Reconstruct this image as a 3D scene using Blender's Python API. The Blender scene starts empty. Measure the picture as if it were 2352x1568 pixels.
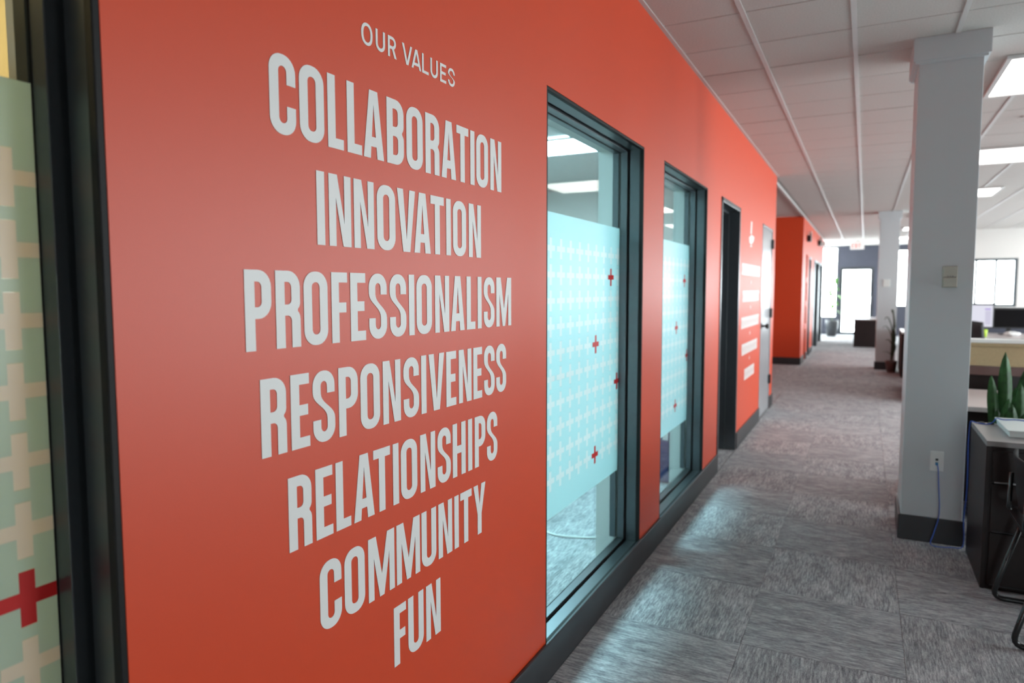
import bpy, bmesh, math, random
from mathutils import Vector, Matrix
random.seed(7)
S = bpy.context.scene
COL = S.collection
# ---------------------------------------------------------------- camera
PITCH, YAW, ROLL, F_PX, CAM_H = math.radians(4.287), math.radians(27.026), math.radians(-0.0754), 1587.06, 1.43
def make_camera():
    cy, sy, cp, sp = math.cos(YAW), math.sin(YAW), math.cos(PITCH), math.sin(PITCH)
    f = Vector((-sy*cp, cy*cp, -sp)); r = Vector((cy, sy, 0)); u = r.cross(f)
    r2 = r*math.cos(ROLL)+u*math.sin(ROLL); u2 = u*math.cos(ROLL)-r*math.sin(ROLL)
    cam = bpy.data.cameras.new('camera'); o = bpy.data.objects.new('camera', cam); COL.objects.link(o)
    b = -f
    o.matrix_world = Matrix(((r2.x, u2.x, b.x, 1.0), (r2.y, u2.y, b.y, 0.0), (r2.z, u2.z, b.z, CAM_H), (0, 0, 0, 1)))
    cam.sensor_width = 36.0; cam.lens = F_PX/2352*36.0; cam.clip_start = 0.02; cam.clip_end = 200
    cam.dof.use_dof = True; cam.dof.focus_distance = 1.80; cam.dof.aperture_fstop = 2.8
    S.camera = o
make_camera()
# ---------------------------------------------------------------- world, exposure
W = bpy.data.worlds.new('sky'); S.world = W; W.use_nodes = True
bg = W.node_tree.nodes['Background']; bg.inputs[0].default_value = (0.90, 0.96, 1.0, 1); bg.inputs[1].default_value = 20.0
S.view_settings.view_transform = 'Standard'; S.view_settings.look = 'None'
S.view_settings.exposure = -0.12; S.view_settings.gamma = 1.0; S.view_settings.use_curve_mapping = False
LAMP = 6.0            # ceiling light panels of the open office
ROOM_LAMP = 60.0      # light panels of the rooms behind the glass
def portal(loc, rot, sx, sy):
    l = bpy.data.lights.new('window_portal', 'AREA'); l.shape = 'RECTANGLE'; l.size = sx; l.size_y = sy
    l.cycles.is_portal = True
    o = bpy.data.objects.new('window_portal', l); o.location = loc; o.rotation_euler = rot; COL.objects.link(o)
# ---------------------------------------------------------------- helpers
def link(o, parent=None):
    COL.objects.link(o)
    if parent is not None: o.parent = parent
    return o
def box(bm, x0, x1, y0, y1, z0, z1):
    v = [bm.verts.new(p) for p in ((x0,y0,z0),(x1,y0,z0),(x1,y1,z0),(x0,y1,z0),(x0,y0,z1),(x1,y0,z1),(x1,y1,z1),(x0,y1,z1))]
    fs = [bm.faces.new([v[i] for i in q]) for q in ((3,2,1,0),(4,5,6,7),(0,1,5,4),(1,2,6,5),(2,3,7,6),(3,0,4,7))]
    return v, fs
def mk(name, bm, mat, parent=None, bevel=0, seg=2, smooth=False):
    if bevel:
        bmesh.ops.bevel(bm, geom=list(bm.edges), offset=bevel, segments=seg, profile=0.5, affect='EDGES', clamp_overlap=True)
    bmesh.ops.recalc_face_normals(bm, faces=bm.faces)
    me = bpy.data.meshes.new(name); bm.to_mesh(me); bm.free()
    me.materials.append(mat)
    if smooth:
        for p in me.polygons: p.use_smooth = True
    return link(bpy.data.objects.new(name, me), parent)
def mkbox(name, b, mat, parent=None, bevel=0, seg=2):
    bm = bmesh.new(); box(bm, *b); return mk(name, bm, mat, parent, bevel, seg)
def mkboxes(name, bs, mat, parent=None, bevel=0):
    bm = bmesh.new()
    for b in bs: box(bm, *b)
    return mk(name, bm, mat, parent, bevel)
def sweep(bm, pts, r, seg=8, cap=True):
    pts = [Vector(p) for p in pts]; rings = []; n = len(pts)
    rr = r if isinstance(r, (list, tuple)) else [r]*n
    prev = None
    for i, p in enumerate(pts):
        t = (pts[min(i+1, n-1)]-pts[max(i-1, 0)]).normalized()
        if prev is None:
            a = Vector((0, 0, 1)) if abs(t.z) < 0.9 else Vector((1, 0, 0))
            prev = t.cross(a).normalized()
        else:
            prev = (prev - t*prev.dot(t)).normalized()
        q = t.cross(prev)
        rings.append([bm.verts.new(p+prev*math.cos(2*math.pi*k/seg)*rr[i]+q*math.sin(2*math.pi*k/seg)*rr[i]) for k in range(seg)])
    for a, b in zip(rings, rings[1:]):
        for k in range(seg): bm.faces.new((a[k], a[(k+1) % seg], b[(k+1) % seg], b[k]))
    if cap:
        bm.faces.new(rings[0][::-1]); bm.faces.new(rings[-1])
def fillet(pts, r, n=5):
    pts = [Vector(p) for p in pts]; out = [pts[0]]
    for a, b, c in zip(pts, pts[1:], pts[2:]):
        d1, d2 = (a-b), (c-b); k = min(r, d1.length*.45, d2.length*.45)
        p, q = b+d1.normalized()*k, b+d2.normalized()*k
        for i in range(n+1):
            t = i/n; out.append(p*(1-t)**2+b*2*t*(1-t)+q*t*t)
    out.append(pts[-1]); return out
def smooth_path(pts, n=8):
    pts = [Vector(p) for p in pts]; P = [pts[0]]+pts+[pts[-1]]; out = []
    for i in range(1, len(P)-2):
        for k in range(n):
            t = k/n; a, b, c, d = P[i-1], P[i], P[i+1], P[i+2]
            out.append(0.5*((2*b)+(c-a)*t+(2*a-5*b+4*c-d)*t*t+(3*b-a-3*c+d)*t*t*t))
    out.append(pts[-1]); return out
def lathe(bm, prof, c, seg=24, bottom=True):
    rings = [[bm.verts.new((c[0]+r*math.cos(2*math.pi*k/seg), c[1]+r*math.sin(2*math.pi*k/seg), c[2]+z)) for k in range(seg)] for r, z in prof]
    for a, b in zip(rings, rings[1:]):
        for k in range(seg): bm.faces.new((a[k], a[(k+1) % seg], b[(k+1) % seg], b[k]))
    if bottom: bm.faces.new(rings[0][::-1])
    return rings
def tag(o, label, cat, group=None):
    o['label'] = label; o['category'] = cat
    if group: o['group'] = group
    return o
def struct(o, label=None, cat=None):
    o['kind'] = 'structure'
    if label: o['label'] = label
    if cat: o['category'] = cat
    return o
def thing(name, loc, label, cat, group=None, rz=0):
    o = bpy.data.objects.new(name, None); o.location = loc; o.rotation_euler = (0, 0, rz); o.empty_display_size = .1
    COL.objects.link(o); return tag(o, label, cat, group)
ROTL = Matrix(((0,0,1),(1,0,0),(0,1,0))).to_euler()      # local x -> +y, local y -> +z, front -> +x
ROTI = Matrix(((0,0,1),(1,0,0),(0,1,0))).inverted().to_euler()
def flat_mesh(name, polys, mat, depth=.0004):
    cu = bpy.data.curves.new(name, 'CURVE'); cu.dimensions = '2D'; cu.fill_mode = 'BOTH'; cu.extrude = depth
    for p in polys:
        s = cu.splines.new('POLY'); s.points.add(len(p)-1); s.use_cyclic_u = True
        for q, c in zip(s.points, p): q.co = (c[0], c[1], 0, 1)
    o = bpy.data.objects.new(name, cu); COL.objects.link(o)
    dg = bpy.context.evaluated_depsgraph_get(); me = bpy.data.meshes.new_from_object(o.evaluated_get(dg))
    bpy.data.objects.remove(o); bpy.data.curves.remove(cu)
    me.name = name; me.materials.clear(); me.materials.append(mat); return me
# ---------------------------------------------------------------- materials
def bsdf(name, col, rough=.5, spec=.5, metal=0, noise=None, bump=None, emis=None, coat=0):
    m = bpy.data.materials.new(name); m.use_nodes = True; nt = m.node_tree; b = nt.nodes['Principled BSDF']
    b.inputs['Base Color'].default_value = (*col, 1); b.inputs['Roughness'].default_value = rough
    b.inputs['Specular IOR Level'].default_value = spec; b.inputs['Metallic'].default_value = metal
    if coat: b.inputs['Coat Weight'].default_value = coat; b.inputs['Coat Roughness'].default_value = .15
    if emis: b.inputs['Emission Color'].default_value = (*emis[0], 1); b.inputs['Emission Strength'].default_value = emis[1]
    tc = nt.nodes.new('ShaderNodeTexCoord')
    if noise:
        sc, lo, hi = noise; n = nt.nodes.new('ShaderNodeTexNoise'); n.inputs['Scale'].default_value = sc; n.inputs['Detail'].default_value = 4
        nt.links.new(tc.outputs['Object'], n.inputs['Vector'])
        r = nt.nodes.new('ShaderNodeValToRGB'); r.color_ramp.elements[0].position = .3; r.color_ramp.elements[1].position = .7
        r.color_ramp.elements[0].color = (*[c*lo for c in col], 1); r.color_ramp.elements[1].color = (*[min(1, c*hi) for c in col], 1)
        nt.links.new(n.outputs['Fac'], r.inputs['Fac']); nt.links.new(r.outputs['Color'], b.inputs['Base Color'])
    if bump:
        sc, st = bump; n = nt.nodes.new('ShaderNodeTexNoise'); n.inputs['Scale'].default_value = sc; n.inputs['Detail'].default_value = 3
        nt.links.new(tc.outputs['Object'], n.inputs['Vector'])
        bp = nt.nodes.new('ShaderNodeBump'); bp.inputs['Strength'].default_value = st; bp.inputs['Distance'].default_value = .002
        nt.links.new(n.outputs['Fac'], bp.inputs['Height']); nt.links.new(bp.outputs['Normal'], b.inputs['Normal'])
    return m
def emit(name, col, st):
    m = bpy.data.materials.new(name); m.use_nodes = True; nt = m.node_tree; nt.nodes.clear()
    e = nt.nodes.new('ShaderNodeEmission'); e.inputs[0].default_value = (*col, 1); e.inputs[1].default_value = st
    o = nt.nodes.new('ShaderNodeOutputMaterial'); nt.links.new(e.outputs[0], o.inputs[0]); return m
def schlick(nt, f0):
    lw = nt.nodes.new('ShaderNodeLayerWeight'); lw.inputs[0].default_value = .5
    p = nt.nodes.new('ShaderNodeMath'); p.operation = 'POWER'; p.inputs[1].default_value = 5.0; nt.links.new(lw.outputs['Facing'], p.inputs[0])
    q = nt.nodes.new('ShaderNodeMath'); q.operation = 'MULTIPLY_ADD'; q.inputs[1].default_value = 1-f0; q.inputs[2].default_value = f0
    nt.links.new(p.outputs[0], q.inputs[0]); return q.outputs[0]
def glass(name, tint, ior=1.5, rough=0.0):
    m = bpy.data.materials.new(name); m.use_nodes = True; nt = m.node_tree; nt.nodes.clear()
    t = nt.nodes.new('ShaderNodeBsdfTransparent'); t.inputs[0].default_value = (*tint, 1)
    g = nt.nodes.new('ShaderNodeBsdfGlossy'); g.inputs['Roughness'].default_value = rough
    f = schlick(nt, ((ior-1)/(ior+1))**2)
    mx = nt.nodes.new('ShaderNodeMixShader'); o = nt.nodes.new('ShaderNodeOutputMaterial')
    nt.links.new(f, mx.inputs[0]); nt.links.new(t.outputs[0], mx.inputs[1]); nt.links.new(g.outputs[0], mx.inputs[2])
    nt.links.new(mx.outputs[0], o.inputs[0]); return m
def film(name, col, tl, tr, rough=.3):
    """frosted vinyl: scatters light through (translucent) and back (diffuse), with a trace of clear view and sheen"""
    m = bpy.data.materials.new(name); m.use_nodes = True; nt = m.node_tree; nt.nodes.clear()
    a = nt.nodes.new('ShaderNodeBsdfTranslucent'); a.inputs[0].default_value = (*col, 1)
    d = nt.nodes.new('ShaderNodeBsdfDiffuse'); d.inputs[0].default_value = (*col, 1)
    t = nt.nodes.new('ShaderNodeBsdfTransparent'); t.inputs[0].default_value = (*col, 1)
    g = nt.nodes.new('ShaderNodeBsdfGlossy'); g.inputs['Roughness'].default_value = rough
    f = schlick(nt, .03)
    m1, m2, m3 = (nt.nodes.new('ShaderNodeMixShader') for _ in range(3)); o = nt.nodes.new('ShaderNodeOutputMaterial')
    m1.inputs[0].default_value = tl; nt.links.new(d.outputs[0], m1.inputs[1]); nt.links.new(a.outputs[0], m1.inputs[2])
    m2.inputs[0].default_value = tr; nt.links.new(m1.outputs[0], m2.inputs[1]); nt.links.new(t.outputs[0], m2.inputs[2])
    nt.links.new(f, m3.inputs[0]); nt.links.new(m2.outputs[0], m3.inputs[1]); nt.links.new(g.outputs[0], m3.inputs[2])
    nt.links.new(m3.outputs[0], o.inputs[0]); return m
def carpet_mat():
    m = bpy.data.materials.new('carpet'); m.use_nodes = True; nt = m.node_tree; b = nt.nodes['Principled BSDF']
    L = nt.links.new; N = nt.nodes.new
    tc = N('ShaderNodeTexCoord'); oi = N('ShaderNodeObjectInfo')
    off = N('ShaderNodeVectorMath'); off.operation = 'SCALE'; off.inputs[0].default_value = (31.7, 17.3, 5.1); L(oi.outputs['Random'], off.inputs['Scale'])
    add = N('ShaderNodeVectorMath'); add.operation = 'ADD'; L(tc.outputs['Object'], add.inputs[0]); L(off.outputs[0], add.inputs[1])
    def stretch(sx, sy, scale, det):
        mp = N('ShaderNodeMapping'); mp.inputs['Scale'].default_value = (sx, sy, 1); L(add.outputs[0], mp.inputs['Vector'])
        n = N('ShaderNodeTexNoise'); n.inputs['Scale'].default_value = scale; n.inputs['Detail'].default_value = det; n.inputs['Roughness'].default_value = .65
        L(mp.outputs[0], n.inputs['Vector']); return n.outputs['Fac']
    a = stretch(22, 2.2, 7.0, 3.0)      # streaks along local y
    c = stretch(3.0, 1.0, 5.0, 3.0)      # broad patches
    w = stretch(60, 9, 9.0, 1.0)        # fine yarn
    def mth(op, x, y):
        q = N('ShaderNodeMath'); q.operation = op
        for i, v in enumerate((x, y)):
            if isinstance(v, (int, float)): q.inputs[i].default_value = v
            else: L(v, q.inputs[i])
        return q.outputs[0]
    h = mth('ADD', mth('ADD', mth('MULTIPLY', a, .55), mth('MULTIPLY', c, .25)), mth('MULTIPLY', w, .30))
    h = mth('ADD', h, mth('MULTIPLY', oi.outputs['Random'], .03))
    r = N('ShaderNodeValToRGB'); e = r.color_ramp.elements
    e[0].position = .40; e[0].color = (.090, .092, .103, 1); e[1].position = .72; e[1].color = (.60, .60, .61, 1)
    k = r.color_ramp.elements.new(.54); k.color = (.255, .258, .272, 1)
    L(h, r.inputs['Fac']); L(r.outputs['Color'], b.inputs['Base Color'])
    b.inputs['Roughness'].default_value = .95; b.inputs['Specular IOR Level'].default_value = .15
    b.inputs['Sheen Weight'].default_value = .12
    bp = N('ShaderNodeBump'); bp.inputs['Strength'].default_value = .5; bp.inputs['Distance'].default_value = .003
    L(h, bp.inputs['Height']); L(bp.outputs['Normal'], b.inputs['Normal'])
    return m
M = dict(
    red=bsdf('red_paint', (.66, .058, .0105), .44, .5, bump=(260, .06)),
    white=bsdf('white_paint', (.66, .64, .61), .6, .3, bump=(200, .04)),
    cream=bsdf('cream_paint', (.72, .66, .48), .6, .3, bump=(200, .04)),
    dim=bsdf('grey_paint', (.30, .30, .31), .6, .3, bump=(200, .04)),
    column=bsdf('column_paint', (.52, .55, .565), .5, .4, bump=(220, .05)),
    navy=bsdf('slate_paint', (.075, .08, .11), .5, .4, noise=(6, .95, 1.05)),
    frame=bsdf('dark_metal_frame', (.115, .130, .140), .30, .5, .85, noise=(30, .97, 1.03)),
    seal=bsdf('black_gasket', (.006, .006, .006), .6, .3, noise=(80, .8, 1.2)),
    base=bsdf('charcoal_baseboard', (.028, .030, .033), .40, .5, noise=(9, .9, 1.1)),
    letter=bsdf('white_vinyl', (.80, .80, .775), .45, .4, noise=(3, .99, 1.01)),
    ceil=bsdf('ceiling_board', (.56, .53, .50), .9, .1, noise=(120, .90, 1.06), bump=(90, .25)),
    tee=bsdf('ceiling_grid_metal', (.58, .57, .555), .5, .3, noise=(8, .97, 1.03)),
    carpet=carpet_mat(),
    glass=glass('clear_glass', (.90, .96, .95)),
    wglass=glass('window_glass', (.96, .98, .98)),
    filmc=film('frosted_film', (.72, .86, .865), .72, .10),
    filmx=film('white_film_cross', (.93, .90, .885), .70, .03),
    redx=bsdf('red_film_cross', (.62, .018, .016), .45, .4, noise=(20, .97, 1.03)),
    lamp=emit('light_diffuser', (1.0, .965, .92), LAMP),
    rlamp=emit('room_light_diffuser', (.53, .88, 1.0), ROOM_LAMP),
    wlamp=emit('warm_room_diffuser', (1.0, .68, .31), 19.0),
    trim=bsdf('white_trim', (.72, .70, .68), .4, .5, noise=(10, .97, 1.03)),
    espresso=bsdf('espresso_laminate', (.014, .0085, .008), .42, .3, noise=(14, .8, 1.25)),
    ltop=bsdf('pale_laminate', (.58, .52, .51), .35, .5, noise=(7, .97, 1.03)),
    gtop=bsdf('grey_laminate', (.23, .205, .20), .33, .5, noise=(9, .95, 1.05)),
    beige=bsdf('beige_fabric', (.42, .32, .19), .9, .1, noise=(60, .95, 1.05), bump=(400, .3)),
    brown=bsdf('brown_laminate', (.13, .075, .068), .4, .4, noise=(9, .95, 1.05)),
    plastic=bsdf('white_plastic', (.70, .71, .69), .35, .5, noise=(8, .98, 1.02)),
    putty=bsdf('putty_plastic', (.42, .41, .35), .45, .4, noise=(8, .98, 1.02)),
    black=bsdf('black_plastic', (.012, .012, .014), .4, .5, noise=(20, .9, 1.1)),
    shell=bsdf('black_matte_shell', (.008, .008, .009), .7, .15, noise=(20, .9, 1.1)),
    bmetal=bsdf('black_tube', (.012, .014, .015), .25, .5, noise=(20, .9, 1.1)),
    steel=bsdf('brushed_steel', (.55, .55, .55), .3, .5, 1, noise=(40, .95, 1.05)),
    blue=bsdf('blue_cable', (.035, .09, .40), .4, .5, noise=(30, .95, 1.05)),
    cyanp=bsdf('blue_plug', (.03, .20, .42), .4, .5, noise=(30, .95, 1.05)),
    cablew=bsdf('white_cable', (.75, .75, .72), .4, .5, noise=(30, .97, 1.03)),
    door=bsdf('grey_door_paint', (.33, .33, .345), .22, .5, noise=(4, .97, 1.03)),
    leaf=bsdf('sansevieria_leaf', (.020, .075, .016), .5, .3, noise=(22, .55, 1.6)),
    leaf2=bsdf('light_leaf', (.13, .36, .05), .4, .5, noise=(9, .7, 1.3)),
    leaf3=bsdf('dusty_leaf', (.055, .075, .045), .5, .4, noise=(9, .7, 1.3)),
    stem=bsdf('plant_stem', (.07, .12, .03), .5, .4, noise=(9, .8, 1.2)),
    soil=bsdf('potting_soil', (.03, .02, .014), .95, .1, noise=(60, .6, 1.4), bump=(80, .6)),
    pot=bsdf('charcoal_pot', (.055, .060, .068), .35, .5, noise=(12, .9, 1.1)),
    binb=bsdf('blue_bin_plastic', (.10, .13, .42), .4, .5, noise=(8, .95, 1.05)),
    bind=bsdf('dark_blue_plastic', (.012, .022, .12), .4, .5, noise=(8, .95, 1.05)),
    screen=emit('lit_screen', (.88, .88, 1.0), .95),
    scrpur=emit('screen_purple_bar', (.42, .22, .85), .9),
    scrgrey=emit('screen_grey_column', (.72, .70, .86), .95),
    dscreen=bsdf('dark_screen', (.006, .006, .007), .12, .5, noise=(3, .9, 1.1)),
    exitw=emit('sign_face', (1.0, .97, .95), 1.3),
    exitr=emit('sign_letters', (.95, .10, .06), 1.0),
    yellow=bsdf('lime_plastic', (.42, .62, .04), .4, .5, noise=(8, .95, 1.05)),
    tissue=bsdf('white_paper', (.78, .78, .78), .8, .2, noise=(12, .95, 1.02)),
    matte=bsdf('green_grey_mat', (.16, .21, .20), .3, .5, noise=(9, .95, 1.05)),
)
CZ = 2.793           # ceiling height
XR, YB, YF = 7.0, -4.0, 24.3
# ================================================================ SETTING
# ---- floor with carpet tiles
fl = struct(mkbox('floor', (-3.4, XR+.2, YB-.2, YF+.2, -.12, -.004), M['carpet']))
T = .585; TX0, TY0 = .012, 3.41
bm = bmesh.new(); h_ = T/2-.0003
box(bm, -h_, h_, -h_, h_, -.0038, 0)
te = [e for e in bm.edges if all(v.co.z > -.001 for v in e.verts)]
bmesh.ops.bevel(bm, geom=te, offset=.0018, segments=1, affect='EDGES')
tile = mk('carpet_tile', bm, M['carpet'], fl)
first = True
for j in range(-5, 36):
    for i in range(0, 7):
        o = tile if first else link(tile.copy(), fl); first = False
        o.location = (TX0+(i+.5)*T, TY0+(j+.5)*T - T, 0)
        o.rotation_euler = (0, 0, (0 if (i+j) % 2 == 0 else math.pi/2) + (math.pi if random.random() < .5 else 0))
# ---- ceiling: slab, scored panels, grid tees
ce = struct(mkbox('ceiling', (-3.4, XR+.2, YB-.2, YF+.2, CZ+.012, CZ+.2), M['ceil']))
PX, PY, CX0, CY0 = .49, 1.44, .415, 4.62
def panel_mesh(w):
    bm = bmesh.new(); box(bm, -w/2, w/2, -PY/2, PY/2, .006, .012)
    s = PY/3
    for k in range(3):
        v, f = box(bm, -w/2+.003, w/2-.003, -PY/2+k*s+(.010 if k == 0 else .0045), -PY/2+(k+1)*s-(.010 if k == 2 else .0045), 0, .0065)
    return bm
pans = {}
for i in range(-1, 7):
    x0 = CX0+i*PX if i >= 0 else 0.0; x1 = CX0+(i+1)*PX
    for j in range(-3, 14):
        y0 = CY0+j*PY
        if y0 > YF-.2: continue
        key = 0 if i < 0 else 1
        if key not in pans:
            o = mk('ceiling_panel', panel_mesh(x1-x0), M['ceil'], ce); pans[key] = o
        else:
            o = link(pans[key].copy(), ce)
        o.location = ((x0+x1)/2, y0+PY/2, CZ)
for i in range(0, 8):
    x = CX0+i*PX
    mkbox('ceiling_tee', (x-.0125, x+.0125, .3, YF-.02, CZ-.005, CZ+.004), M['tee'], ce)
for j in range(-2, 14):
    y = CY0+j*PY
    if y < YF-.1: mkbox('ceiling_tee', (.02, CX0+7*PX, y-.0125, y+.0125, CZ+.0035, CZ+.0062), M['ceil'], ce)
mkbox('wall_angle', (.0005, .022, .3, 9.05, CZ-.004, CZ+.003), M['tee'], ce)
mkbox('wall_angle', (-.080, -.045, 9.06, 20.98, CZ-.022, CZ+.003), M['tee'], ce)
# ---- left wall (red side) with three glazed openings and a doorway, and the pale side towards the rooms
ZT, ZB = 2.133, .138
OPEN = [(-1.2, .649), (2.227, 3.412), (3.792, 4.968)]
DOOR = (5.49, 6.362); DOOR2 = (7.87, 8.77); YE = 9.05
def wall_with(name, x0, x1, mat, curb=True):
    bs = []; ys = YB
    holes = [(a, b, ZB) for a, b in OPEN]+[(DOOR[0], DOOR[1], 0), (DOOR2[0], DOOR2[1], 0)]
    for a, b, z in holes:
        bs.append((x0, x1, ys, a, 0, CZ)); bs.append((x0, x1, a, b, ZT, CZ))
        if z and curb: bs.append((x0, x1, a, b, 0, z-.02))
        ys = b
    bs.append((x0, x1, ys, YE, 0, CZ))
    return struct(mkboxes(name, bs, mat))
wall_with('wall_left', -.10, 0, M['red'])
wall_with('wall_left_inner', -.24, -.1005, M['white'], False)
# ---- baseboards
def base(name, segs, mat=M['base']):
    bm = bmesh.new()
    for a in segs: box(bm, *a)
    return struct(mk(name, bm, mat, None, .004, 2))
base('baseboard_left', [(.0005, .014, YB+.01, DOOR[0], 0, .142), (.0005, .014, DOOR[1]+.012, DOOR2[0]-.002, 0, .142), (.0005, .014, DOOR2[1]+.025, YE+.014, 0, .142)])
# ---- glazed openings
PITCHC, CROSS, ARM = .1045, .0845, .0225
bm = bmesh.new(); a, c = ARM/2, CROSS/2
pl = [(-a,-c),(a,-c),(a,-a),(c,-a),(c,a),(a,a),(a,c),(-a,c),(-a,a),(-c,a),(-c,-a),(-a,-a)]
lo = [bm.verts.new((-.0002, p[0], p[1])) for p in pl]; hi = [bm.verts.new((.0002, p[0], p[1])) for p in pl]
bm.faces.new(hi); bm.faces.new(lo[::-1])
for i in range(12): bm.faces.new((lo[i], lo[(i+1) % 12], hi[(i+1) % 12], hi[i]))
bmesh.ops.recalc_face_normals(bm, faces=bm.faces)
cross_me = bpy.data.meshes.new('cross'); bm.to_mesh(cross_me); bm.free(); cross_me.materials.append(M['filmx'])
cross_red = cross_me.copy(); cross_red.materials.clear(); cross_red.materials.append(M['redx'])
GX = -.121
def ring_boxes(y0, y1, z0, z1, t, x0, x1):
    return [(x0, x1, y0, y1, z1-t, z1), (x0, x1, y0, y1, z0, z0+t), (x0, x1, y0, y0+t, z0+t, z1-t), (x0, x1, y1-t, y1, z0+t, z1-t)]
def glazed(n, y0, y1, cols, label, st=.019, c_off=.0455, f_off=.0205):
    z0, z1 = ZB-.02, ZT
    root = struct(mkboxes('window_%d' % n, ring_boxes(y0, y1, z0, z1, .012, -.019, -.0005), M['seal'], None, .002), label)
    mkboxes('outer_frame', ring_boxes(y0, y1, z0, z1, .010, -.070, -.0195), M['frame'], root, .0015)
    mkboxes('shadow_groove', ring_boxes(y0, y1, z0, z1, .003, -.080, -.070), M['seal'], root)
    def stops(x0, x1, t, e=0):
        b = ring_boxes(y0, y1, z0, z1, t, x0, x1); k = st-.019
        b[3] = (x0, x1, y1-t-k, y1, z0+t, z1-t); return b
    mkboxes('glazing_stop', stops(-.1165, -.080, .019), M['frame'], root, .0015)
    mkboxes('gasket', stops(-.1172, -.1166, .0205), M['seal'], root)
    inn = stops(-.158, -.126, .019); inn[1] = (-.134, -.1005, y0, y1, 0, z0+.004)
    mkboxes('inner_frame', inn, M['frame'], root, .0015)
    mkbox('glass_pane', (GX-.003, GX+.003, y0+.006, y1-.006, z0+.006, z1-.006), M['glass'], root)
    fy0, fy1, fz0, fz1 = y0+.02, y1-f_off, .498, 1.737
    reds = {(1, 1), (4, 3), (6, 0), (9, 3)}; holes = []; put = []
    for k in range(10):
        for c in range(cols):
            y = y1-c_off-c*PITCHC; z = 1.595-.1051*k
            if y < y0+.07: continue
            put.append((y, z, (k, c) in reds)); holes.append([(y-fy0+p[0]*1.012, z-fz0+p[1]*1.012) for p in pl])
    hl = [[(min(q[0], fy1-fy0-.0006), q[1]) for q in h] for h in holes]
    fm = bpy.data.objects.new('privacy_film', flat_mesh('privacy_film', [[(0, 0), (fy1-fy0, 0), (fy1-fy0, fz1-fz0), (0, fz1-fz0)]]+hl, M['filmc'], .0002)); link(fm, root)
    fm.location = (GX+.0036, fy0, fz0); fm.rotation_euler = ROTL
    for y, z, r in put:
        o = bpy.data.objects.new('cross', cross_red if r else cross_me); link(o, fm)
        o.location = (y-fy0, z-fz0, 0); o.rotation_euler = ROTI
    return root
glazed(1, *OPEN[1], 11, 'dark framed glazed opening with frosted film of white and red crosses, nearest in full view')
glazed(2, *OPEN[2], 11, 'dark framed glazed opening with frosted film, second along the red wall')
glazed(3, *OPEN[0], 6, 'dark framed glazed opening cut off at the left edge of the view', .033, .077, .035)
# ---- dark doorway in the red wall
d1 = struct(mkboxes('door_1', [(-.20, .008, DOOR[0]-.006, DOOR[0]+.03, 0, ZT+.006), (-.20, .008, DOOR[1]-.03, DOOR[1]+.006, 0, ZT+.006), (-.20, .008, DOOR[0]-.006, DOOR[1]+.006, ZT-.03, ZT+.006)], M['frame'], None, .003), 'dark framed doorway in the red wall')
mkboxes('door_stop', [(-.155, -.085, DOOR[1]-.048, DOOR[1]-.03, 0, ZT-.03), (-.155, -.085, DOOR[0]+.03, DOOR[0]+.048, 0, ZT-.03), (-.155, -.085, DOOR[0]+.03, DOOR[1]-.03, ZT-.048, ZT-.03)], M['frame'], d1, .002)
mkbox('door_leaf', (-.199, -.156, DOOR[0]+.032, DOOR[1]-.032, .008, ZT-.032), M['frame'], d1, .002)
# ---- grey door with black hinges
d2 = struct(mkboxes('door_2', [(-.20, .004, DOOR2[0], DOOR2[0]+.03, 0, ZT), (-.20, .004, DOOR2[1]-.03, DOOR2[1], 0, ZT), (-.20, .004, DOOR2[0], DOOR2[1], ZT-.03, ZT)], M['door'], None, .002), 'glossy grey door with black hinges and knob at the far end of the red wall')
mkbox('door_leaf', (-.045, -.004, DOOR2[0]+.033, DOOR2[1]-.033, .008, ZT-.033), M['door'], d2, .002)
for z in (1.96, 1.15, .36):
    bm = bmesh.new(); box(bm, -.003, .010, DOOR2[1]-.075, DOOR2[1]-.005, z-.05, z+.05); sweep(bm, [(.014, DOOR2[1]-.032, z-.055), (.014, DOOR2[1]-.032, z+.055)], .010)
    mk('hinge', bm, M['black'], d2)
bm = bmesh.new()
for r_, x0, x1 in ((.032, -.004, .006), (.011, .006, .045)):
    sweep(bm, [(x0, DOOR2[0]+.09, 1.03), (x1, DOOR2[0]+.09, 1.03)], r_, 14)
sweep(bm, [(.042, DOOR2[0]+.09, 1.03), (.05, DOOR2[0]+.09, 1.03), (.066, DOOR2[0]+.09, 1.03), (.078, DOOR2[0]+.09, 1.03)], [.016, .027, .030, .018], 14)
mk('door_knob', bm, M['black'], d2, smooth=True)
# ---- shell of the rooms behind the red wall
struct(mkbox('wall_room_back', (-3.4, -3.2, YB, YE, 0, CZ), M['white']))
struct(mkbox('wall_room_divider', (-3.2, -.241, 1.40, 1.50, 0, CZ), M['white']))
struct(mkbox('wall_room_end', (-3.2, -.241, YE-.1, YE-.015, 0, CZ), M['white']))
struct(mkbox('wall_recess_near', (-3.1, -.241, YE-.014, YE, 0, CZ), M['red']))
struct(mkbox('wall_room_cream', (-3.2, -.241, 1.385, 1.399, 0, CZ), M['cream']))
struct(mkbox('wall_recess_side', (-3.3, -3.1, YE, 14.1, 0, CZ), M['red']))
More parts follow.
